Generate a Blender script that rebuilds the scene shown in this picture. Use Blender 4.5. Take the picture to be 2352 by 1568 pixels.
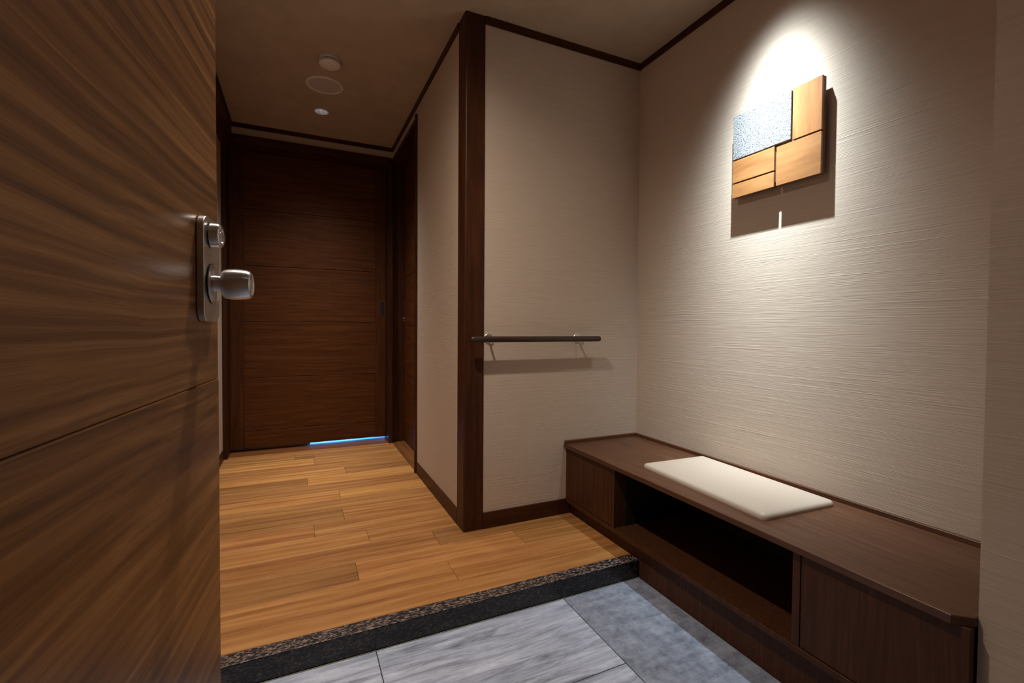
import bpy, bmesh, math, random
from mathutils import Vector, Matrix, geometry

random.seed(7)
for o in list(bpy.data.objects):
    bpy.data.objects.remove(o)
SC = bpy.context.scene
COL = SC.collection

# ------------------------------------------------------------------ camera, world, lights
cam_d = bpy.data.cameras.new('camera')
cam = bpy.data.objects.new('camera', cam_d)
COL.objects.link(cam)
SC.camera = cam
cam_d.sensor_width = 36.0
cam_d.lens = 1060.527 * 36.0 / 2352.0
cam_d.shift_x = 0.0
cam_d.shift_y = (775.105 - 784.0) / 2352.0
cam_d.clip_start = 0.02
RX, UX, FX = Vector((0.9073954, -0.42022212, 0.00685221)), Vector((0.00338465, 0.02361009, 0.99971551)), Vector((0.42026436, 0.90711407, -0.02284599))
M = Matrix.Identity(4)
for i in range(3):
    M[i][0], M[i][1], M[i][2] = RX[i], UX[i], -FX[i]
M[2][3] = 0.9606
cam.matrix_world = M

world = bpy.data.worlds.new('world')
SC.world = world
world.use_nodes = True
world.node_tree.nodes['Background'].inputs[0].default_value = (1.0, 0.85, 0.72, 1)
world.node_tree.nodes['Background'].inputs[1].default_value = 0.0

SC.view_settings.view_transform = 'Standard'
SC.view_settings.look = 'None'
SC.view_settings.gamma = 1.0
SC.view_settings.exposure = 0.0
SC.view_settings.use_curve_mapping = False
SC.cycles.max_bounces = 8
SC.cycles.diffuse_bounces = 6

H = 2.4          # ceiling height over the wooden floor
ZT = -0.073      # level of the tiled entrance
XR, YB, XC, XL, YE = 1.708, 2.034, 0.703, -0.49, 3.84
YF = 0.45        # inner plane of the entrance wall


def spot(name, loc, target, energy, angle, blend, radius, color, n):
    # n: the beam fades as cos^n of the angle off its axis, like a reflector lamp
    d = bpy.data.lights.new(name, 'SPOT')
    d.energy, d.spot_size, d.spot_blend, d.shadow_soft_size, d.color = energy, math.radians(angle), blend, radius, color
    d.use_nodes = True
    N, L = d.node_tree.nodes, d.node_tree.links
    em = N['Emission']
    tc = N.new('ShaderNodeTexCoord'); sp = N.new('ShaderNodeSeparateXYZ')
    ab = N.new('ShaderNodeMath'); ab.operation = 'ABSOLUTE'
    pw = N.new('ShaderNodeMath'); pw.operation = 'POWER'; pw.inputs[1].default_value = n
    L.new(tc.outputs['Normal'], sp.inputs[0]); L.new(sp.outputs['Z'], ab.inputs[0]); L.new(ab.outputs[0], pw.inputs[0])
    L.new(pw.outputs[0], em.inputs['Strength'])
    o = bpy.data.objects.new(name, d)
    COL.objects.link(o)
    o.location = loc
    o.rotation_euler = (Vector(target) - Vector(loc)).to_track_quat('-Z', 'Y').to_euler()
    return o


ART_L = (1.44, 1.18)
HALL_L = (0.17, 1.25)
CORR_L = (0.148, 3.39)
BACK_L = (0.65, -0.35)
WARM = (1.0, 0.88, 0.75)
spot('art_spot', (ART_L[0], ART_L[1], 2.385), (ART_L[0] + .25, ART_L[1] + .06, 1.385), 440, 100, 0.5, 0.010, (0.79, 0.93, 1.0), 24)
spot('hall_spot', (HALL_L[0], HALL_L[1], 2.385), (HALL_L[0] - .1, HALL_L[1] + .35, 0), 122, 165, 0.4, 0.022, WARM, 3.0)
spot('corridor_spot', (CORR_L[0], CORR_L[1], 2.385), (CORR_L[0], CORR_L[1], 0), 165, 130, 0.5, 0.022, (1.0, 0.96, 0.91), 10)
spot('rear_fill_spot', (BACK_L[0], BACK_L[1], 2.385), (BACK_L[0], BACK_L[1], 0), 2.5, 140, 0.5, 0.03, WARM, 3)  # added weak fill behind the viewpoint, stands for no known lamp

# light in the room behind the sliding door, seen only through the gap under it
ad = bpy.data.lights.new('far_room_light', 'AREA')
ad.energy, ad.size, ad.color = 16.0, 0.3, (0.06, 0.27, 1.0)
ao = bpy.data.objects.new('far_room_light', ad)
COL.objects.link(ao)
ao.location = (0.30, 4.32, 0.45)
ao.rotation_euler = (math.radians(-18), 0, 0)


# ------------------------------------------------------------------ materials
def new_mat(name):
    m = bpy.data.materials.new(name)
    m.use_nodes = True
    return m, m.node_tree.nodes, m.node_tree.links, m.node_tree.nodes['Principled BSDF']


def srgb(r, g, b):
    return tuple(((v / 255) / 12.92 if v / 255 <= .04045 else ((v / 255 + .055) / 1.055) ** 2.4) for v in (r, g, b)) + (1,)


def ramp(N, stops):
    n = N.new('ShaderNodeValToRGB')
    e = n.color_ramp.elements
    while len(e) < len(stops):
        e.new(0.5)
    for el, (p, c) in zip(e, stops):
        el.position, el.color = p, c
    return n


def wood(name, dark, mid, light, axis='x', along=1.2, across=22, rough=0.45, bump=0.02, var=0.0, wave=0.35, fine=1.0, spec=0.5, grain=0.25):
    m, N, L, P = new_mat(name)
    tc = N.new('ShaderNodeTexCoord')
    oi = N.new('ShaderNodeObjectInfo')
    mul = N.new('ShaderNodeVectorMath'); mul.operation = 'SCALE'
    mul.inputs[0].default_value = (37.0, 61.0, 23.0)
    L.new(oi.outputs['Random'], mul.inputs['Scale'])
    add = N.new('ShaderNodeVectorMath'); add.operation = 'ADD'
    L.new(tc.outputs['Object'], add.inputs[0]); L.new(mul.outputs[0], add.inputs[1])
    # slow wander of the grain
    n0 = N.new('ShaderNodeTexNoise'); n0.inputs['Scale'].default_value = 1.6; n0.inputs['Detail'].default_value = 2
    L.new(add.outputs[0], n0.inputs['Vector'])
    sub = N.new('ShaderNodeVectorMath'); sub.operation = 'SUBTRACT'; sub.inputs[1].default_value = (.5, .5, .5)
    L.new(n0.outputs['Color'], sub.inputs[0])
    sc = N.new('ShaderNodeVectorMath'); sc.operation = 'SCALE'; sc.inputs['Scale'].default_value = wave * 0.2
    L.new(sub.outputs[0], sc.inputs[0])
    ad2 = N.new('ShaderNodeVectorMath'); ad2.operation = 'ADD'
    L.new(add.outputs[0], ad2.inputs[0]); L.new(sc.outputs[0], ad2.inputs[1])

    def stretched(a, c, detail, rgh):
        mp = N.new('ShaderNodeMapping')
        s = [c, c, c]
        s['xyz'.index(axis)] = a
        mp.inputs['Scale'].default_value = s
        L.new(ad2.outputs[0], mp.inputs['Vector'])
        t = N.new('ShaderNodeTexNoise')
        t.inputs['Scale'].default_value = 1.0; t.inputs['Detail'].default_value = detail; t.inputs['Roughness'].default_value = rgh
        L.new(mp.outputs[0], t.inputs['Vector'])
        return t
    a = stretched(along, across, 5, 0.6)
    b = stretched(along * 6, across * 14 * fine, 3, 0.6)
    r = ramp(N, [(0.30, dark), (0.50, mid), (0.70, light)])
    L.new(a.outputs['Fac'], r.inputs[0])
    r2 = ramp(N, [(0.35, (1 - grain, 1 - grain, 1 - grain, 1)), (0.62, (1, 1, 1, 1))])
    L.new(b.outputs['Fac'], r2.inputs[0])
    mx = N.new('ShaderNodeMix'); mx.data_type = 'RGBA'; mx.blend_type = 'MULTIPLY'; mx.inputs[0].default_value = 1
    L.new(r.outputs[0], mx.inputs[6]); L.new(r2.outputs[0], mx.inputs[7])
    out = mx.outputs[2]
    if var:
        hs = N.new('ShaderNodeHueSaturation')
        mr = N.new('ShaderNodeMapRange'); mr.inputs['To Min'].default_value = 1 - var; mr.inputs['To Max'].default_value = 1 + var
        at = N.new('ShaderNodeAttribute'); at.attribute_type = 'OBJECT'; at.attribute_name = 'tone'
        L.new(at.outputs['Fac'], mr.inputs['Value'])
        L.new(mr.outputs[0], hs.inputs['Value']); L.new(out, hs.inputs['Color'])
        mh = N.new('ShaderNodeMath'); mh.operation = 'FRACT'
        m7 = N.new('ShaderNodeMath'); m7.operation = 'MULTIPLY'; m7.inputs[1].default_value = 17.3
        L.new(oi.outputs['Random'], m7.inputs[0]); L.new(m7.outputs[0], mh.inputs[0])
        m3 = N.new('ShaderNodeMapRange'); m3.inputs['To Min'].default_value = 0.497; m3.inputs['To Max'].default_value = 0.503
        L.new(mh.outputs[0], m3.inputs['Value']); L.new(m3.outputs[0], hs.inputs['Hue'])
        out = hs.outputs[0]
    L.new(out, P.inputs['Base Color'])
    P.inputs['Roughness'].default_value = rough
    P.inputs['Specular IOR Level'].default_value = spec
    bp = N.new('ShaderNodeBump'); bp.inputs['Strength'].default_value = 0.35; bp.inputs['Distance'].default_value = bump * 0.01
    L.new(b.outputs['Fac'], bp.inputs['Height']); L.new(bp.outputs[0], P.inputs['Normal'])
    return m


def wallpaper(name, col, amt=1.0):
    m, N, L, P = new_mat(name)
    g = N.new('ShaderNodeNewGeometry')
    def t(sx, sz, det):
        mp = N.new('ShaderNodeMapping'); mp.inputs['Scale'].default_value = (sx, sx, sz)
        L.new(g.outputs['Position'], mp.inputs['Vector'])
        n = N.new('ShaderNodeTexNoise'); n.inputs['Scale'].default_value = 1; n.inputs['Detail'].default_value = det
        n.inputs['Roughness'].default_value = 0.65
        L.new(mp.outputs[0], n.inputs['Vector'])
        return n
    a = t(6, 420, 2)       # woven horizontal threads
    b = t(0.9, 170, 2)      # occasional thicker slubs
    c = t(160, 420, 1)     # fine fibre grain
    rb = ramp(N, [(0.60, (0, 0, 0, 1)), (0.72, (1, 1, 1, 1))])
    L.new(b.outputs['Fac'], rb.inputs[0])
    s1 = N.new('ShaderNodeMath'); s1.operation = 'MULTIPLY_ADD'; s1.inputs[1].default_value = 0.55
    L.new(rb.outputs[0], s1.inputs[0]); L.new(a.outputs['Fac'], s1.inputs[2])
    s2 = N.new('ShaderNodeMath'); s2.operation = 'MULTIPLY_ADD'; s2.inputs[1].default_value = 0.14
    L.new(c.outputs['Fac'], s2.inputs[0]); L.new(s1.outputs[0], s2.inputs[2])
    bp = N.new('ShaderNodeBump'); bp.inputs['Strength'].default_value = 0.5 * amt; bp.inputs['Distance'].default_value = 0.0014
    L.new(s2.outputs[0], bp.inputs['Height']); L.new(bp.outputs[0], P.inputs['Normal'])
    d = tuple(v * 0.90 for v in col[:3]) + (1,)
    r = ramp(N, [(0.35, d), (0.65, col)])
    L.new(a.outputs['Fac'], r.inputs[0]); L.new(r.outputs[0], P.inputs['Base Color'])
    P.inputs['Roughness'].default_value = 0.85
    P.inputs['Specular IOR Level'].default_value = 0.25
    return m


def plain(name, col, rough=0.5, metal=0.0, spec=0.5, bumpscale=0, bumpamt=0.3):
    m, N, L, P = new_mat(name)
    tc = N.new('ShaderNodeTexCoord')
    n = N.new('ShaderNodeTexNoise'); n.inputs['Scale'].default_value = bumpscale or 60; n.inputs['Detail'].default_value = 3
    L.new(tc.outputs['Object'], n.inputs['Vector'])
    r = ramp(N, [(0.3, tuple(v * .93 for v in col[:3]) + (1,)), (0.7, col)])
    L.new(n.outputs['Fac'], r.inputs[0]); L.new(r.outputs[0], P.inputs['Base Color'])
    P.inputs['Roughness'].default_value = rough
    P.inputs['Metallic'].default_value = metal
    P.inputs['Specular IOR Level'].default_value = spec
    if bumpscale:
        bp = N.new('ShaderNodeBump'); bp.inputs['Strength'].default_value = bumpamt; bp.inputs['Distance'].default_value = 0.001
        L.new(n.outputs['Fac'], bp.inputs['Height']); L.new(bp.outputs[0], P.inputs['Normal'])
    return m


def granite(name, polished=False):
    m, N, L, P = new_mat(name)
    g = N.new('ShaderNodeNewGeometry')
    mp = N.new('ShaderNodeMapping'); mp.inputs['Scale'].default_value = (1.0, 1.7, 1.7)
    L.new(g.outputs['Position'], mp.inputs['Vector'])
    v = N.new('ShaderNodeTexVoronoi'); v.inputs['Scale'].default_value = 120; v.inputs['Randomness'].default_value = 1
    n = N.new('ShaderNodeTexNoise'); n.inputs['Scale'].default_value = 70; n.inputs['Detail'].default_value = 5; n.inputs['Roughness'].default_value = .75
    L.new(mp.outputs[0], v.inputs['Vector']); L.new(mp.outputs[0], n.inputs['Vector'])
    r1 = ramp(N, [(0.0, srgb(30, 30, 34)), (0.45, srgb(58, 52, 54)), (0.62, srgb(128, 104, 94)), (0.85, srgb(160, 140, 132))])
    sep = N.new('ShaderNodeSeparateColor'); L.new(v.outputs['Color'], sep.inputs[0])
    L.new(sep.outputs[0], r1.inputs[0])
    r2 = ramp(N, [(0.40, (0.13, 0.13, 0.14, 1)), (0.56, (1, 1, 1, 1))])
    L.new(n.outputs['Fac'], r2.inputs[0])
    mx = N.new('ShaderNodeMix'); mx.data_type = 'RGBA'; mx.blend_type = 'MULTIPLY'; mx.inputs[0].default_value = 1
    L.new(r1.outputs[0], mx.inputs[6]); L.new(r2.outputs[0], mx.inputs[7])
    L.new(mx.outputs[2], P.inputs['Base Color'])
    P.inputs['Roughness'].default_value = 0.3 if polished else 0.5
    if polished:
        for el in r1.color_ramp.elements:
            el.color = tuple(v * .22 for v in el.color[:3]) + (1,)
    bp = N.new('ShaderNodeBump'); bp.inputs['Strength'].default_value = 0.1 if polished else 0.6; bp.inputs['Distance'].default_value = 0.0015
    L.new(n.outputs['Fac'], bp.inputs['Height']); L.new(bp.outputs[0], P.inputs['Normal'])
    return m


def stone_tile(name, streak, tone=1.0):
    m, N, L, P = new_mat(name)
    tc = N.new('ShaderNodeTexCoord'); oi = N.new('ShaderNodeObjectInfo')
    mul = N.new('ShaderNodeVectorMath'); mul.operation = 'SCALE'; mul.inputs[0].default_value = (11.0, 17.0, 3.0)
    L.new(oi.outputs['Random'], mul.inputs['Scale'])
    add = N.new('ShaderNodeVectorMath'); add.operation = 'ADD'
    L.new(tc.outputs['Object'], add.inputs[0]); L.new(mul.outputs[0], add.inputs[1])
    mp = N.new('ShaderNodeMapping'); mp.inputs['Rotation'].default_value = (0, 0, math.radians(7)); mp.inputs['Scale'].default_value = (3.5, 34, 10)
    L.new(add.outputs[0], mp.inputs['Vector'])
    a = N.new('ShaderNodeTexNoise'); a.inputs['Scale'].default_value = 1; a.inputs['Detail'].default_value = 10; a.inputs['Roughness'].default_value = 0.74; a.inputs['Distortion'].default_value = 0.7
    L.new(mp.outputs[0], a.inputs['Vector'])
    b = N.new('ShaderNodeTexNoise'); b.inputs['Scale'].default_value = 14; b.inputs['Detail'].default_value = 8; b.inputs['Roughness'].default_value = 0.8
    L.new(add.outputs[0], b.inputs['Vector'])
    mx = N.new('ShaderNodeMix'); mx.inputs[0].default_value = streak
    L.new(b.outputs['Fac'], mx.inputs[2]); L.new(a.outputs['Fac'], mx.inputs[3])
    r = ramp(N, [(0.34, srgb(104, 110, 126)), (0.5, srgb(174, 184, 208)), (0.64, srgb(216, 226, 248))])
    for el in r.color_ramp.elements:
        el.color = tuple(v * tone for v in el.color[:3]) + (1,)
    L.new(mx.outputs[0], r.inputs[0]); L.new(r.outputs[0], P.inputs['Base Color'])
    P.inputs['Roughness'].default_value = 0.6
    bp = N.new('ShaderNodeBump'); bp.inputs['Strength'].default_value = 0.5; bp.inputs['Distance'].default_value = 0.003
    L.new(mx.outputs[0], bp.inputs['Height']); L.new(bp.outputs[0], P.inputs['Normal'])
    return m


def brushed(name, col, rough, axis=(1, 60, 60), radial=False):
    m, N, L, P = new_mat(name)
    tc = N.new('ShaderNodeTexCoord'); mp = N.new('ShaderNodeMapping'); mp.inputs['Scale'].default_value = axis
    L.new(tc.outputs['Object'], mp.inputs['Vector'])
    n = N.new('ShaderNodeTexNoise'); n.inputs['Scale'].default_value = 12; n.inputs['Detail'].default_value = 2
    L.new(mp.outputs[0], n.inputs['Vector'])
    mr = N.new('ShaderNodeMapRange'); mr.inputs['To Min'].default_value = rough * .8; mr.inputs['To Max'].default_value = rough * 1.25
    L.new(n.outputs['Fac'], mr.inputs['Value']); L.new(mr.outputs[0], P.inputs['Roughness'])
    P.inputs['Base Color'].default_value = col
    P.inputs['Metallic'].default_value = 1.0
    if radial:
        tg = N.new('ShaderNodeTangent'); tg.direction_type = 'RADIAL'; tg.axis = 'X'
        L.new(tg.outputs[0], P.inputs['Tangent']); P.inputs['Anisotropic'].default_value = 0.8; P.inputs['Anisotropic Rotation'].default_value = 0.25
    return m


def emitter(name, col, s):
    m, N, L, P = new_mat(name)
    P.inputs['Base Color'].default_value = (0.8, 0.8, 0.8, 1)
    P.inputs['Emission Color'].default_value = col
    P.inputs['Emission Strength'].default_value = s
    return m


WALL = wallpaper('wallpaper_beige', (0.58, 0.465, 0.37, 1))
CEIL = wallpaper('ceiling_paper', (0.47, 0.37, 0.275, 1), 0.5)
FLOORW = wood('teak_plank', srgb(148, 96, 50), srgb(184, 128, 72), srgb(208, 155, 94), 'x', 1.4, 34, rough=0.42, var=0.26, wave=0.22, grain=0.13)
DOORW = wood('walnut_laminate', srgb(86, 50, 22), srgb(134, 89, 48), srgb(172, 124, 76), 'y', 1.0, 84, rough=0.33, wave=0.25, grain=0.24, fine=0.7)
DARKW = wood('dark_stained_timber', srgb(50, 24, 9), srgb(68, 34, 13), srgb(84, 45, 18), 'z', 2, 40, rough=0.45, grain=0.3, spec=0.25)
DARKWX = wood('dark_stained_timber_long', srgb(50, 24, 9), srgb(68, 34, 13), srgb(84, 45, 18), 'x', 2, 40, rough=0.45, grain=0.3, spec=0.25)
DARKWY = wood('dark_stained_timber_deep', srgb(50, 24, 9), srgb(68, 34, 13), srgb(84, 45, 18), 'y', 2, 40, rough=0.45, grain=0.3, spec=0.25)
SLIDEW = wood('slide_door_veneer', srgb(74, 38, 12), srgb(90, 49, 18), srgb(106, 60, 25), 'x', 2.5, 60, rough=0.5, grain=0.28, fine=1.2, spec=0.2)
SLIDEWY = wood('side_door_veneer', srgb(74, 38, 12), srgb(90, 49, 18), srgb(106, 60, 25), 'y', 2.5, 60, rough=0.5, grain=0.28, fine=1.2, spec=0.2)
BENCHW = wood('bench_top_veneer', srgb(78, 46, 28), srgb(90, 56, 36), srgb(102, 66, 44), 'y', 3, 60, rough=0.42, grain=0.18, spec=0.4)
BENCHV = wood('bench_panel_veneer', srgb(66, 36, 18), srgb(78, 45, 25), srgb(90, 54, 32), 'z', 3, 110, rough=0.5, grain=0.22, spec=0.25)
INNERSHADE = wood('bench_inner_shade', srgb(26, 18, 15), srgb(32, 22, 18), srgb(38, 26, 22), 'y', 3, 60, rough=0.7, grain=0.2)  # shade inside the open shelf put into a near-black colour
OAK = wood('art_light_wood', srgb(140, 92, 48), srgb(158, 108, 60), srgb(170, 121, 72), 'y', 3, 30, rough=0.5, grain=0.12, var=0.05, wave=0.8)
OAKV = wood('art_light_wood_upright', srgb(146, 94, 46), srgb(160, 108, 58), srgb(172, 120, 68), 'z', 3, 30, rough=0.5, grain=0.12, var=0.05, wave=0.8)
ARTBACK = wood('art_backing_wood', srgb(80, 46, 30), srgb(98, 60, 40), srgb(112, 72, 50), 'z', 3, 60, rough=0.6)
SILLW = wood('sill_timber', srgb(110, 64, 30), srgb(132, 82, 42), srgb(150, 96, 52), 'x', 1.5, 40, rough=0.42, wave=0.4)
SILLWY = wood('sill_timber_deep', srgb(110, 64, 30), srgb(132, 82, 42), srgb(150, 96, 52), 'y', 1.5, 40, rough=0.42, wave=0.4)
RAILW = wood('rail_dark_wood', srgb(40, 26, 18), srgb(56, 37, 26), srgb(70, 48, 34), 'x', 3, 80, rough=0.4)
GRAN = granite('granite_speckled')
GRANF = granite('granite_honed_front', True)
TILE = stone_tile('stone_tile_streaked', 0.85, 1.06)
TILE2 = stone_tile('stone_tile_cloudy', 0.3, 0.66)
GROUT = plain('grout_grey', srgb(74, 77, 80), 0.9)
CAULK = plain('caulk_grey_green', srgb(120, 122, 112), 0.6)
SUB = plain('subfloor_dark', srgb(42, 26, 16), 0.9)
LEATHER = plain('cream_leatherette', (0.52, 0.42, 0.335, 1), 0.42, spec=0.4, bumpscale=420, bumpamt=0.12)
STEEL = brushed('brushed_steel', (0.66, 0.66, 0.67, 1), 0.3, (60, 1, 1), True)
STEELP = brushed('plate_steel', (0.50, 0.48, 0.46, 1), 0.36, (60, 60, 1))
BRONZE = plain('bronze_pull', srgb(120, 92, 78), 0.35, 0.8)
WHITEP = plain('white_plastic', (0.80, 0.76, 0.70, 1), 0.5)
GRILLE = plain('grille_fabric', (0.56, 0.50, 0.47, 1), 0.7, bumpscale=700, bumpamt=0.8)
DARKP = plain('dark_gap', (0.03, 0.025, 0.02, 1), 0.8)
NICKEL = brushed('satin_nickel', (0.72, 0.68, 0.62, 1), 0.35)
REFLECT = plain('reflector_silver', (0.85, 0.87, 0.95, 1), 0.3, 1.0)
LENS = emitter('lamp_lens', (1.0, 0.97, 0.95, 1), 22.0)
ROUGHW = plain('white_textured_tile', (0.86, 0.88, 0.92, 1), 0.85, bumpscale=260, bumpamt=1.0)
FAR = plain('far_room_floor', (0.7, 0.7, 0.7, 1), 0.5)


# speckled relief for the white art tile
def speckle():
    m, N, L, P = new_mat('white_crumbled_tile')
    g = N.new('ShaderNodeNewGeometry')
    v = N.new('ShaderNodeTexNoise'); v.inputs['Scale'].default_value = 190; v.inputs['Detail'].default_value = 3; v.inputs['Roughness'].default_value = .7
    L.new(g.outputs['Position'], v.inputs['Vector'])
    r = ramp(N, [(0.38, (0.05, 0.055, 0.07, 1)), (0.50, (0.24, 0.24, 0.245, 1))])
    L.new(v.outputs['Fac'], r.inputs[0]); L.new(r.outputs[0], P.inputs['Base Color'])
    bp = N.new('ShaderNodeBump'); bp.inputs['Strength'].default_value = 0.9; bp.inputs['Distance'].default_value = 0.006
    L.new(v.outputs['Fac'], bp.inputs['Height']); L.new(bp.outputs[0], P.inputs['Normal'])
    P.inputs['Roughness'].default_value = 0.9
    return m


ROUGHW = speckle()


# ------------------------------------------------------------------ helpers
def tag(o, label=None, cat=None, kind=None, group=None):
    if label: o['label'] = label
    if cat: o['category'] = cat
    if kind: o['kind'] = kind
    if group: o['group'] = group
    return o


def link(name, me, mat, parent=None, loc=(0, 0, 0), smooth=False):
    o = bpy.data.objects.new(name, me)
    COL.objects.link(o)
    if mat: me.materials.append(mat)
    if parent is not None: o.parent = parent
    o.location = loc
    if smooth:
        for p in me.polygons: p.use_smooth = True
    return o


def world_loc(o):
    v = Vector((0, 0, 0))
    while o is not None:
        v += o.location
        o = o.parent
    return v


def empty(name, loc):
    o = bpy.data.objects.new(name, None)
    COL.objects.link(o)
    o.location = loc
    o.empty_display_size = 0.1
    return o


def box(name, x0, x1, y0, y1, z0, z1, mat, parent=None, bev=0.0, seg=1, local=False):
    """a box given in world coordinates (or in the parent's when local), its origin at its own centre"""
    c = Vector(((x0 + x1) / 2, (y0 + y1) / 2, (z0 + z1) / 2))
    bm = bmesh.new()
    bmesh.ops.create_cube(bm, size=1)
    for v in bm.verts:
        v.co = Vector((v.co.x * (x1 - x0), v.co.y * (y1 - y0), v.co.z * (z1 - z0)))
    if bev:
        bmesh.ops.bevel(bm, geom=list(bm.edges), offset=bev, segments=seg, affect='EDGES', profile=0.5)
    me = bpy.data.meshes.new(name)
    bm.to_mesh(me); bm.free()
    if not local and parent is not None:
        c = c - world_loc(parent)
    return link(name, me, mat, parent, c)


def prism(name, pts, z0, z1, mat, parent=None, bev=0.0, axis='z', local=False, smooth=False, seg=1):
    """polygon pts extruded along axis (z: pts are x,y; x: pts are y,z)"""
    def P(a, b, h):
        return Vector((a, b, h)) if axis == 'z' else Vector((h, a, b)) if axis == 'x' else Vector((a, h, b))
    bm = bmesh.new()
    n = len(pts)
    lo = [bm.verts.new(P(a, b, z0)) for a, b in pts]
    hi = [bm.verts.new(P(a, b, z1)) for a, b in pts]
    bm.faces.new(lo[::-1]); top = bm.faces.new(hi)
    for i in range(n):
        bm.faces.new((lo[i], lo[(i + 1) % n], hi[(i + 1) % n], hi[i]))
    bmesh.ops.recalc_face_normals(bm, faces=bm.faces)
    if bev:
        bmesh.ops.bevel(bm, geom=list(top.edges), offset=bev, segments=seg, affect='EDGES', profile=0.5)
    c = Vector((0, 0, 0))
    for v in bm.verts: c += v.co
    c /= len(bm.verts)
    for v in bm.verts: v.co -= c
    me = bpy.data.meshes.new(name)
    bm.to_mesh(me); bm.free()
    if not local and parent is not None:
        c = c - world_loc(parent)
    return link(name, me, mat, parent, c, smooth)


def lathe(name, prof, mat, parent=None, loc=(0, 0, 0), axis='z', seg=40, smooth=True, sharp=None, cap=True):
    """profile of (h, r) pairs turned round the axis"""
    bm = bmesh.new()
    rings = []
    for h, r in prof:
        ring = []
        for k in range(seg):
            a = 2 * math.pi * k / seg
            ca, sa = r * math.cos(a), r * math.sin(a)
            ring.append(bm.verts.new((h, ca, sa) if axis == 'x' else (ca, sa, h) if axis == 'z' else (ca, h, sa)))
        rings.append(ring)
    for a, b in zip(rings, rings[1:]):
        for k in range(seg):
            bm.faces.new((a[k], a[(k + 1) % seg], b[(k + 1) % seg], b[k]))
    if cap:
        bm.faces.new(rings[0][::-1]); bm.faces.new(rings[-1])
    bmesh.ops.recalc_face_normals(bm, faces=bm.faces)
    me = bpy.data.meshes.new(name)
    bm.to_mesh(me); bm.free()
    o = link(name, me, mat, parent, loc, smooth)
    if smooth:
        me.set_sharp_from_angle(angle=math.radians(35))
    return o


def rounded(w, h, r, n=6, cx=0, cy=0):
    pts = []
    for sx, sy, a0 in ((1, 1, 0), (-1, 1, 90), (-1, -1, 180), (1, -1, 270)):
        for k in range(n + 1):
            a = math.radians(a0 + 90 * k / n)
            pts.append((cx + sx * (w / 2 - r) + r * math.cos(a), cy + sy * (h / 2 - r) + r * math.sin(a)))
    return pts


# ------------------------------------------------------------------ the shell
T = 0.10
S = lambda o, l, c: tag(o, l, c, 'structure')
S(box('wall_back', XC + .02, XR, YB, YB + T, ZT, H, WALL), 'beige woven wallpaper wall behind the wooden handrail', 'wall')
S(box('wall_right', XR, XR + T, -0.9, YB + T, ZT, H, WALL), 'beige woven wallpaper wall above the bench, lit by the art spotlight', 'wall')
S(box('wall_corridor_right', XC, XC + T, YB + T, 2.985, 0, H, WALL), 'beige wall of the corridor between corner post and side door', 'wall')
S(box('wall_corridor_header', XC, XC + T, 2.985, 3.9, 2.325, H, WALL), 'beige wall strip above the side door in the corridor', 'wall')
S(box('wall_end', XL - T, XC + T, YE, YE + 0.10, 2.318, H, WALL), 'beige wall strip above the sliding door at the corridor end', 'wall')
S(box('wall_left', XL - T, XL, -0.9, YE, ZT, H, WALL), 'beige wall along the left side of corridor, seen past the open door', 'wall')
S(box('wall_front_right', 1.283, XR, -0.9, YF, ZT, H, WALL), 'beige wall return at the right edge beside the bench end', 'wall')
S(box('wall_front', XL - T, XR + T, -1.0, -0.9, ZT, H, WALL), 'beige wall closing the porch behind the viewpoint', 'wall')

# ceiling with holes for the recessed lamps
lamp_spots = [CORR_L, HALL_L, ART_L, BACK_L]
HOLE = 0.040


def ceiling():
    outer = [(XL - T, -1.0), (XR + T, -1.0), (XR + T, 4.9), (XL - T, 4.9)]
    loops = [[Vector((x, y, H)) for x, y in outer]]
    for cx, cy in lamp_spots:
        loops.append([Vector((cx + HOLE * math.cos(-2 * math.pi * k / 32), cy + HOLE * math.sin(-2 * math.pi * k / 32), H)) for k in range(32)])
    flat = [v for lp in loops for v in lp]
    tris = geometry.tessellate_polygon(loops)
    bm = bmesh.new()
    vs = [bm.verts.new(v) for v in flat]
    for t in tris:
        a, b, c = (flat[i] for i in t)
        if (b - a).cross(c - a).length > 1e-9:
            f = bm.faces.new([vs[i] for i in t])
            if f.calc_center_median and (b - a).cross(c - a).z > 0:
                f.normal_flip()
    # thickness above
    ext = bmesh.ops.extrude_face_region(bm, geom=list(bm.faces), use_keep_orig=True)
    bmesh.ops.translate(bm, vec=(0, 0, 0.12), verts=[g for g in ext['geom'] if isinstance(g, bmesh.types.BMVert)])
    bmesh.ops.recalc_face_normals(bm, faces=bm.faces)
    me = bpy.data.meshes.new('ceiling')
    bm.to_mesh(me); bm.free()
    return link('ceiling', me, CEIL)


S(ceiling(), 'beige papered ceiling over hall and corridor', 'ceiling')

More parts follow.
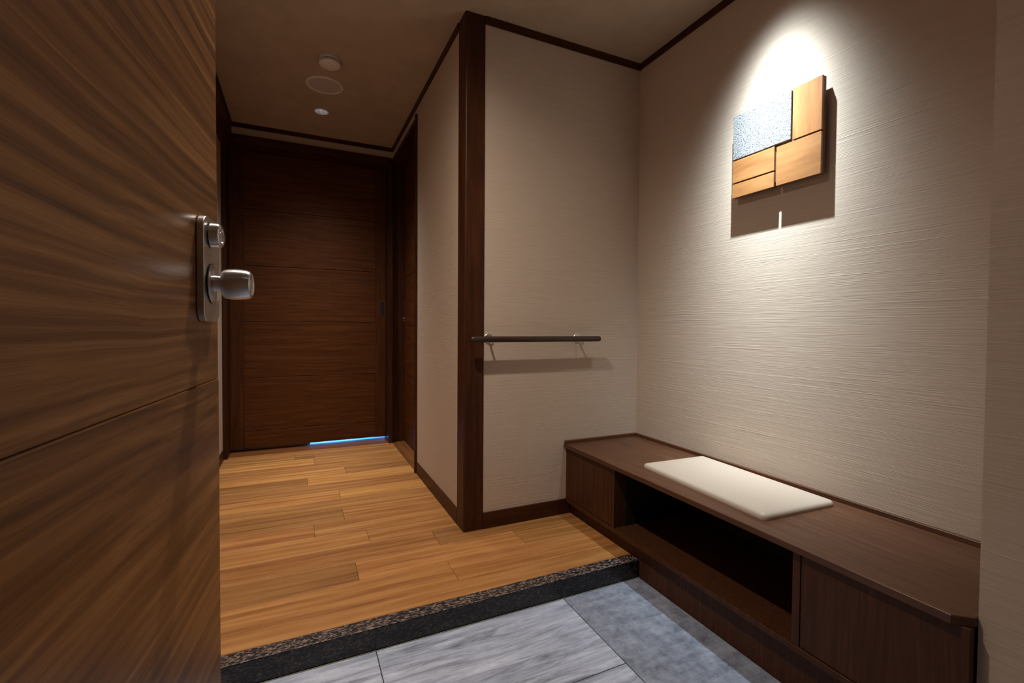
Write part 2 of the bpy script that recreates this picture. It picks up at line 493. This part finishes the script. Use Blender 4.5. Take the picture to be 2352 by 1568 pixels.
# ---- wooden floor, plank by plank
FY0 = 1.5505
floor = S(box('floor', XL, 1.28, FY0, 3.872, -0.08, -0.0125, SUB), 'teak plank floor one step above the entrance tiles', 'floor')
joints = {-1: [-0.36], 0: [-.42, 0.551], 1: [0.207, 0.915], 2: [-.45, 0.566], 3: [0.288], 4: [0.065], 5: [0.206], 6: [], 7: [0.213], 8: [],
          9: [0.05], 10: [0.282], 11: [], 12: [0.100], 13: [-0.023, .103], 14: []}
tones = {-1: [.5, .45], 0: [.5, .6, .7], 1: [.15, .85, .4], 2: [.5, .45, .02], 3: [.75, .5], 4: [.8, .6], 5: [.15, .6], 6: [.35], 7: [.9, .95], 8: [.25],
         9: [.1, .9], 10: [.75, .1], 11: [.3], 12: [1.0, .45], 13: [.4, .1, .45], 14: [.5]}
for row in range(-1, 15):
    y0 = 1.653 + 0.151 * row
    y1 = min(y0 + 0.151, 3.872)
    y0 = max(y0, FY0)
    xr = 1.28 if y1 < YB + .1 else XC
    xs = [XL] + [j for j in joints[row] if XL < j < xr] + [xr]
    for q, (a, b) in enumerate(zip(xs, xs[1:])):
        p = box('plank', a + .0005, b - .0005, y0 + .0002, y1 - .0002, -0.0124, 0.0, FLOORW, floor, 0.0010)
        p['tone'] = float(tones[row][min(q, len(tones[row]) - 1)])

# ---- threshold strips in the two door recesses
S(box('trim_1', XL + .001, XC, 3.8725, 4.06, -0.06, 0.0015, SILLW), 'wooden threshold strip under the sliding door at the corridor end', 'trim')
S(box('trim_2', XC + .0005, 0.83, 3.02, 3.8720, -0.06, 0.0015, SILLWY), 'wooden threshold strip under the side door of the corridor', 'trim')

# ---- granite step
S(box('granite_step', XL, 1.2795, 1.495, FY0 - .0005, ZT, 0.0, GRAN, None, 0.003, 2), 'speckled dark granite step edge between wood floor and tiles', 'step')

gs = bpy.data.objects['granite_step']
gs.data.materials.append(GRANF)
for p in gs.data.polygons:
    if p.normal.y < -.9: p.material_index = 1

# ---- entrance tiles
fl2 = S(box('floor_entrance', XL - T, XR + T, -1.0, 1.4945, -0.16, ZT - 0.0015, GROUT), 'grey stone tile floor of the entrance below the step', 'floor')
tj = [-0.471, 0.222, 0.915]
g = 0.0016
YT = 1.4905
for c0, c1, ys in ((XL, 0.222, [0.77, 0.05, -.67]), (0.222, 0.915, [1.121, 0.401, -0.32]), (0.915, 1.28, [0.76, 0.04, -.68])):
    yy = [YT] + ys + [-0.9]
    for a, b in zip(yy, yy[1:]):
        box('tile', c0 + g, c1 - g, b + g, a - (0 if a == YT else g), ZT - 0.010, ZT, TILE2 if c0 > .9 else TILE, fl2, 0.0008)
box('caulk_strip', XL, 1.2795, YT + .0002, 1.4945, ZT - 0.008, ZT + 0.0006, CAULK, fl2)

# ---- corner post, one continuous timber with rounded front edge
px0, px1, py0, py1 = XC - .006, XC + .091, YB - .006, YB + .093
r = .010
pts = [(px0 + r - r * math.cos(a), py0 + r - r * math.sin(a)) for a in [math.radians(90 * k / 6) for k in range(7)]]
pts += [(px1 - .002, py0), (px1, py0 + .002), (px1, YB + .05), (px0 + .05, YB + .05), (px0 + .05, py1), (px0, py1)]
S(prism('corner_post', pts, 0.0, H, DARKW, smooth=False), 'dark timber corner post between hall and corridor', 'post')

# ---- crown mouldings
MH, MP = 0.030, 0.011


def crown(name, x0, x1, y0, y1, mat, label, inner):
    o = S(box(name, x0, x1, y0, y1, H - MH, H, mat), label, 'moulding')
    return o


crown('trim_3', px1, XR, YB - MP, YB, DARKWX, 'dark crown moulding above the handrail wall', 0)
box('bead', px1, XR, YB - MP + .004, YB, H - MH - .004, H - MH, DARKWX, bpy.data.objects['trim_3'])
crown('trim_4', XR - MP, XR, YF, YB - MP, DARKWY, 'dark crown moulding above the bench wall', 0)
crown('trim_5', XC - MP, XC, py1, YE - MP, DARKWY, 'dark crown moulding above the corridor right wall', 0)
crown('trim_6', XL, XC, YE - MP, YE, DARKWX, 'dark crown moulding above the sliding door', 0)
crown('trim_7', XL, XL + .072, 0.4, YE - MP, DARKWY, 'dark crown moulding along the left side of the corridor', 0)
S(box('trim_8', XL, XL + .066, 1.9, YE, 2.235, H - MH, DARKWY), 'dark boxed timber rail under the ceiling on the left wall', 'trim')

# ---- baseboards
S(box('baseboard_back', px1, 1.2545, YB - .008, YB, 0.0, 0.077, DARKWX, None, .001), 'dark baseboard below the handrail wall', 'baseboard')
S(box('baseboard_corridor_right', XC - .007, XC, py1, 2.965, 0.0, 0.077, DARKWY, None, .001), 'dark baseboard of the corridor right wall', 'baseboard')
S(box('baseboard_left', XL, XL + .008, FY0, YE - .012, 0.0, 0.074, DARKWY, None, .001), 'dark baseboard along the left corridor wall', 'baseboard')

box('end_piece', 1.2546, 1.2805, YB - .008, YB, 0.0, 0.0612, DARKWX, bpy.data.objects['baseboard_back'])

# ---- end doorway: casing, sliding door
S(box('trim_9', XL, -0.461, YE - .012, 4.05, 0.0015, 2.318, DARKW, None, .0015), 'dark door casing left of the sliding door', 'door casing')
S(box('trim_10', 0.672, XC, YE - .004, 4.05, 0.0015, 2.318, DARKW, None, .0015), 'dark door casing right of the sliding door', 'door casing')
S(box('trim_11', -0.461, 0.672, YE - .012, 4.05, 2.270, 2.318, DARKWX, None, .0015), 'dark door head casing above the sliding door', 'door casing')

d2 = S(empty('door_1', (0.1, 4.02, 0.02)), 'dark brown panelled sliding door at the corridor end', 'door')
dy0, dy1 = 4.0, 4.035
DB, DT = 0.025, 2.268
grooves = [DB, 0.155, 0.562, 0.990, 1.412, 1.835, DT]
box('stile', -0.4605, -0.372, dy0, dy1, DB, DT, wood('slide_stile', srgb(66, 33, 12), srgb(82, 44, 17), srgb(96, 54, 23), 'z', 2.5, 60, rough=.5, grain=.25, spec=0.2), d2, .001)
STILE = bpy.data.materials['slide_stile']
box('stile', 0.588, 0.6715, dy0, dy1, DB, DT, STILE, d2, .001)
for a, b in zip(grooves, grooves[1:]):
    box('door_panel', -0.3715, 0.5875, dy0 + .0005, dy1 - .006, a + .0016, b - .0016, SLIDEW, d2, .0012)
box('door_core', -0.37, 0.586, dy1 - .006, dy1, DB + .001, DT - .001, SUB, d2)
fp = box('flush_pull', 0.617, 0.673 - .004, dy0 - .0015, dy0 + .002, 1.035, 1.175, BRONZE, d2, .001)
box('pull_recess_shade', 0.627, 0.659, dy0 - .0022, dy0 - .0010, 1.046, 1.164, SUB, fp)  # flat dark plate painted as the shaded hollow of the pull

# ---- side doorway in the corridor
S(box('trim_12', XC - .014, 0.80, 2.985, 3.010, 0.0, 2.325, DARKW, None, .0015), 'dark door casing at the near side of the side door', 'door casing')
S(box('trim_13', XC - .002, 0.80, 3.010, 3.88, 2.290, 2.325, DARKWY, None, .001), 'dark head casing above the side door', 'door casing')
S(box('trim_14', XC + .002, 0.83, 3.878, 3.93, 0.0015, 2.325, DARKW, None, .001), 'dark jamb in the corner between side door and sliding door', 'door casing')
d3 = S(empty('door_2', (0.82, 3.44, 0.02)), 'dark brown side door recessed in the corridor right wall', 'door')
g3 = [0.006, 0.155, 0.558, 0.966, 1.375, 1.79, 2.288]
for a, b in zip(g3, g3[1:]):
    box('door_panel', 0.803, 0.835, 3.012, 3.800, a + .0016, b - .0016, SLIDEWY, d3, .0012)
box('stile', 0.803, 0.835, 3.801, 3.876, 0.006, 2.288, STILE, d3, .001)
pl = box('latch_plate', 0.799, 0.803, 3.845, 3.868, 0.995, 1.180, BRONZE, d3, .001)
lathe('thumb_turn', [(0, .007), (-.010, .007), (-.012, .005)], NICKEL, pl, (-.002, 0.0, -.062), 'x', 16)
lathe('lock_screw', [(0, .004), (-.003, .0035)], NICKEL, pl, (-.002, 0.0, -.082), 'x', 12)

# walls of the room behind the sliding door, and an added block cutting its light
S(box('floor_far_room', XL, XC, 4.062, 4.9, -0.06, 0.0, FAR), 'pale floor of the room behind the sliding door', 'floor')
S(box('far_light_block', XL - T, 0.085, 4.062, 4.9, 0.0, H, WALL), 'added unseen block keeping the left half of the sliding door gap dark', 'wall')
S(box('wall_far_back', 0.085, 0.95, 4.8, 4.9, 0.0, H, WALL), 'far wall of the room behind the sliding door', 'wall')
S(box('wall_far_right', XC, 0.95, 3.94, 4.8, 0.0, H, WALL), 'right wall of the room behind the sliding door', 'wall')
S(box('wall_closet_back', 0.84, 0.95, 2.95, 3.94, -.06, H, WALL), 'wall closing the recess behind the side door', 'wall')

# ------------------------------------------------------------------ open entrance door
TH = math.radians(6.1)
E = (-0.1065, 0.80, 0)
door = S(empty('door_3', (E[0], E[1], 0)), 'open walnut entrance door leaf with steel knob at the left edge', 'door')
door.rotation_euler = (0, 0, -TH)
DZ0, DZ1, GZ = ZT + 0.008, 2.36, 0.8827
bxl = lambda n, *a, **k: box(n, *a, local=True, **k)
bxl('door_core', -0.0400, -0.0030, -0.85, -0.0, DZ0, DZ1, mat=DOORW, parent=door, bev=.0006)
bxl('door_panel', -0.0030, -0.0010, -0.85, 0.0, GZ + .0002, DZ1, mat=DOORW, parent=door, bev=.0004)
bxl('door_panel', -0.0030, 0.0, -0.85, 0.0, DZ0, GZ - .0002, mat=DOORW, parent=door, bev=.0020)
KS, KZ = -0.061, 1.0165
plate = prism('lock_plate', rounded(.072, .138, .018, 8, KS, 1.034), 0.0, .0078, STEELP, door, .0012, 'x', local=True, seg=2)
lathe('lock_cylinder', [(0, .0168), (.0075, .0166), (.0105, .0160), (.0115, .0140), (.0115, .0095), (.0102, .0090), (.0102, .0060), (.0110, .0055)], STEEL, plate,
      (.0039, -.006, 1.080 - 1.034), 'x', 40)
rose = lathe('knob_rose', [(0, .0270), (.0012, .0270), (.0018, .0262), (.0012, .0235), (.0022, .0225), (.0024, .0115), (.010, .0110)], STEEL, plate, (.0039, 0, KZ - 1.034), 'x', 48)
knob = lathe('door_knob', [(.0, .0108), (.0085, .0110), (.0095, .0140), (.0100, .0172), (.0120, .0192), (.018, .0206), (.026, .0211), (.034, .0207), (.0405, .0196),
                           (.0435, .0180), (.0445, .0155), (.0435, .0135), (.0432, .008), (.0436, .006)], STEEL, door, (.0110, KS, KZ), 'x', 56)

# ------------------------------------------------------------------ bench
BX = 1.255
bench = tag(empty('entry_bench', (1.48, 1.24, ZT)), 'dark brown built-in bench with open shoe shelf along the right wall', 'bench')
top_pts = [(1.240, 0.478), (1.271, 0.4505), (XR - .0005, 0.4505), (XR - .0005, YB - .0005), (1.240, YB - .0005)]
prism('bench_top', top_pts, 0.345, 0.364, BENCHW, bench, .0015)
box('back_ledge', XR - .0155, XR - .0005, 0.4505, YB - .0005, 0.3641, 0.379, BENCHW, bench, .001)
box('back_ledge', 1.244, XR - .016, YB - .0155, YB - .0005, 0.3641, 0.379, BENCHW, bench, .001)
box('side_panel', BX, XR - .02, 1.999, YB - .0005, 0.0805, 0.3445, BENCHV, bench, .001)
box('cabinet_door', BX, BX + .018, 1.6525, 1.9965, 0.0825, 0.3435, BENCHV, bench, .001)
box('divider', BX, XR - .02, 1.634, 1.6515, 0.0805, 0.3445, BENCHV, bench, .001)
box('divider', BX, XR - .02, 0.8065, 0.8285, 0.0805, 0.3445, BENCHV, bench, .001)
box('cabinet_door', BX, BX + .018, 0.4515, 0.8035, 0.0825, 0.3435, BENCHV, bench, .001)
box('shelf_deck', 1.251, XR - .001, 0.4505, YB - .0005, 0.062, 0.080, BENCHV, bench, .0012)
box('inner_back', XR - .021, XR - .001, 0.4515, YB - .001, 0.0805, 0.3445, INNERSHADE, bench)
box('inner_shade_lining', BX + .02, XR - .022, 0.8290, 1.6335, 0.338, 0.3445, INNERSHADE, bench)  # linings carry the painted shade of the shelf opening
box('inner_shade_lining', BX + .06, XR - .022, 1.6300, 1.6338, 0.0806, 0.3375, INNERSHADE, bench)
box('inner_shade_lining', BX + .06, XR - .022, 0.8288, 0.8325, 0.0806, 0.3375, INNERSHADE, bench)
box('toe_panel', 1.281, 1.300, 0.4505, 1.4940, ZT, 0.0615, BENCHV, bench)
box('toe_panel', 1.281, 1.300, 1.4950, YB - .0005, -0.01, 0.0615, BENCHV, bench)
lathe('shelf_pin', [(0, .0025), (.009, .0025)], NICKEL, bench, (1.285 - 1.48, 0.8287 - 1.24, 0.292 - ZT), 'y', 10)


# ------------------------------------------------------------------ cushion
def cushion():
    L_, W_, t = 0.590, 0.335, 0.027
    nu, nv = 48, 28
    bm = bmesh.new()
    r0 = 0.018

    def outline(u, v):      # u, v in -1..1 -> rounded rectangle
        x, y = u * W_ / 2, v * L_ / 2
        # pull the corners in
        ax, ay = abs(x) - (W_ / 2 - r0), abs(y) - (L_ / 2 - r0)
        if ax > 0 and ay > 0:
            m = max(ax, ay)
            d = math.hypot(ax, ay)
            k = m / d
            x = math.copysign(W_ / 2 - r0 + ax * k, x)
            y = math.copysign(L_ / 2 - r0 + ay * k, y)
        return x, y
    def sp(i, n):           # denser near the edges
        q = 2 * i / n - 1
        return math.sin(q * math.pi / 2) * 0.6 + q * 0.4
    gt, gb = [], []
    for i in range(nu + 1):
        rt, rb = [], []
        for j in range(nv + 1):
            u, v = sp(j, nv), sp(i, nu)
            x, y = outline(u, v)
            e = min(W_ / 2 * (1 - abs(u)), L_ / 2 * (1 - abs(v)))
            k = min(1, e / 0.055)
            dome = math.sqrt(max(0, 1 - (1 - k) ** 2))
            z = 0.012 + (t - 0.014) * dome + 0.003 * (1 - u * u) * (1 - v * v)
            rt.append(bm.verts.new((x, y, z)))
            rb.append(bm.verts.new((x, y, 0.0)))
        gt.append(rt); gb.append(rb)
    for i in range(nu):
        for j in range(nv):
            bm.faces.new((gt[i][j], gt[i][j + 1], gt[i + 1][j + 1], gt[i + 1][j]))
            bm.faces.new((gb[i][j], gb[i + 1][j], gb[i + 1][j + 1], gb[i][j + 1]))
    def wall(a, b):
        for k in range(len(a) - 1):
            bm.faces.new((a[k], b[k], b[k + 1], a[k + 1]))
    wall(gt[0], gb[0]); wall(gb[-1], gt[-1])
    wall([r_[0] for r_ in gb], [r_[0] for r_ in gt]); wall([r_[-1] for r_ in gt], [r_[-1] for r_ in gb])
    bmesh.ops.recalc_face_normals(bm, faces=bm.faces)
    me = bpy.data.meshes.new('seat_cushion')
    bm.to_mesh(me); bm.free()
    o = link('seat_cushion', me, LEATHER, None, (1.489, 1.243, 0.3642), True)
    me.set_sharp_from_angle(angle=math.radians(50))
    o.rotation_euler = (0, 0, math.radians(-2.6))
    return o


tag(cushion(), 'thin cream leatherette seat cushion lying on the bench top', 'cushion')

# ------------------------------------------------------------------ wall art
F, B = 1.667, 1.690
art = tag(empty('wall_art', (B, 1.205, 1.51)), 'geometric wall art of light wood blocks and white crumbled tile', 'wall art')
k = lambda y: y * 1.0054
kz = lambda z: 0.9606 + (z - 0.9606) * 1.0054
yr, yl, zb, zt2 = k(1.024), k(1.387), kz(1.506), kz(1.846)
slot0, slot1 = 1.1955, 1.2085
ym, zm = k(1.133), kz(1.662)
# backing board in three pieces with the open slot between the lower ones
back_pts = [(yr + .0005, zb + .001), (slot0, zb + .001), (slot0, 1.528), (slot1, 1.528), (slot1, zb + .001), (yl - .001, zb + .001), (yl - .001, zt2 - .001), (yr + .0005, zt2 - .001)]
prism('backing_board', back_pts, F + .010, B, ARTBACK, art, 0, 'x')
gp = .0062
box('wood_block', F, F + .0098, yr, ym - gp * .6, k(0) + kz(1.6555) + gp * .5, zt2, OAKV, art, .0006)['tone'] = .5
box('wood_block', F, F + .0098, yr, 1.1973, zb, kz(1.6555) - gp * .5, OAK, art, .0006)['tone'] = .6
box('wood_block', F, F + .0098, 1.2062, yl, kz(1.5655) + gp * .5, zm - gp * .5, OAK, art, .0006)['tone'] = .5
box('wood_block', F, F + .0098, 1.2062, yl, zb, kz(1.5655) - gp * .5, OAK, art, .0006)['tone'] = .4
tag(box('textured_tile', F + .001, F + .0098, ym + gp * .6, yl, zm + gp * .5, zt2 - .001, ROUGHW, art, .001), 'white crumbled tile')
for yy in (1.08, 1.33):
    box('wall_spacer', B, XR, yy, yy + .02, 1.66, 1.68, DARKP, art)

# ------------------------------------------------------------------ handrail
RY, RZ, RR = 1.968, 0.9035, 0.0138
rail = tag(empty('handrail', (1.06, YB, RZ)), 'dark wooden grab handrail on two metal brackets on the back wall', 'handrail')
prof = [(-.352, .006), (-.351, .0105), (-.348, .0128), (-.344, RR), (.344, RR), (.348, .0128), (.351, .0105), (.352, .006)]
lathe('rail_bar', prof, RAILW, rail, (0, RY - YB, 0), 'x', 28)
for bx in (0.818, 1.313):
    br = lathe('bracket', [(0, .023), (-.004, .023), (-.006, .021), (-.0065, .009)], NICKEL, rail, (bx - 1.06, 0, 0.003), 'y', 28)
    # curved arm from the wall plate to the underside of the bar
    cu = []
    for i in range(9):
        q = i / 8
        cu.append(Vector((0, -.004 - (YB - RY - .004) * math.sin(q * math.pi / 2), -.026 * math.sin(q * math.pi) * .9 - (RR * .8) * q)))
    bm = bmesh.new(); rings = []
    for i, p in enumerate(cu):
        d = (cu[min(i + 1, 8)] - cu[max(i - 1, 0)]).normalized()
        sx = Vector((1, 0, 0)); up = d.cross(sx)
        rings.append([bm.verts.new(p + .006 * (math.cos(a) * sx + math.sin(a) * up)) for a in [2 * math.pi * j / 12 for j in range(12)]])
    for a, b in zip(rings, rings[1:]):
        for j in range(12): bm.faces.new((a[j], a[(j + 1) % 12], b[(j + 1) % 12], b[j]))
    bm.faces.new(rings[0][::-1]); bm.faces.new(rings[-1])
    bmesh.ops.recalc_face_normals(bm, faces=bm.faces)
    me = bpy.data.meshes.new('bracket_arm'); bm.to_mesh(me); bm.free()
    link('bracket_arm', me, NICKEL, br, (0, 0, 0), True)


# ------------------------------------------------------------------ ceiling fittings
def downlight(cx, cy, label, tilt=0):
    t = tag(empty('downlight', (cx, cy, H)), label, 'ceiling light')
    lathe('trim_ring', [(0, .0385), (-.0018, .0388), (-.0035, .0405), (-.0035, .0455), (-.002, .0475), (0, .0480)], WHITEP, t, (0, 0, 0), 'z', 40, cap=False)
    # faceted silver reflector going up into the ceiling
    lathe('reflector', [(-.001, .0385), (.012, .0340), (.026, .0275), (.040, .019)], REFLECT, t, (0, 0, 0), 'z', 14, smooth=False, cap=False)
    lathe('lamp_lens', [(.040, .019), (.0395, .010), (.039, .001)], LENS, t, (0, 0, 0), 'z', 24)
    return t


downlight(*CORR_L, 'recessed downlight with faceted silver reflector in the corridor ceiling, nearest the sliding door')
downlight(*HALL_L, 'recessed downlight in the hall ceiling above the open entrance door')
downlight(*ART_L, 'recessed spotlight in the ceiling close to the wall art')
downlight(*BACK_L, 'added unseen fill downlight in the ceiling behind the viewpoint')

sp_ = tag(empty('ceiling_speaker', (0.149, 3.014, H)), 'round flush ceiling speaker with pale rim between smoke detector and downlight', 'speaker')
lathe('speaker_rim', [(0, .1045), (-.004, .1040), (-.006, .101), (-.006, .094), (-.003, .0915)], WHITEP, sp_, (0, 0, 0), 'z', 56, cap=False)
lathe('speaker_grille', [(-.003, .0915), (-.0042, .05), (-.0045, .002)], GRILLE, sp_, (0, 0, 0), 'z', 56)

sd = tag(empty('smoke_detector', (0.160, 2.712, H)), 'round white smoke detector on the corridor ceiling nearest the hall', 'smoke detector')
lathe('mounting_base', [(0, .052), (-.010, .052), (-.012, .050)], WHITEP, sd, (0, 0, 0), 'z', 48)
lathe('dark_slot', [(-.012, .046), (-.016, .046)], DARKP, sd, (0, 0, 0), 'z', 48)
lathe('detector_cover', [(-.016, .050), (-.024, .0545), (-.030, .055), (-.034, .051), (-.036, .047), (-.0345, .0445), (-.036, .042), (-.040, .022), (-.0405, .002)], WHITEP, sd, (0, 0, 0), 'z', 48)
lathe('indicator_lamp', [(-.033, .0022), (-.0365, .002)], DARKP, sd, (.026, .040, 0), 'z', 10)
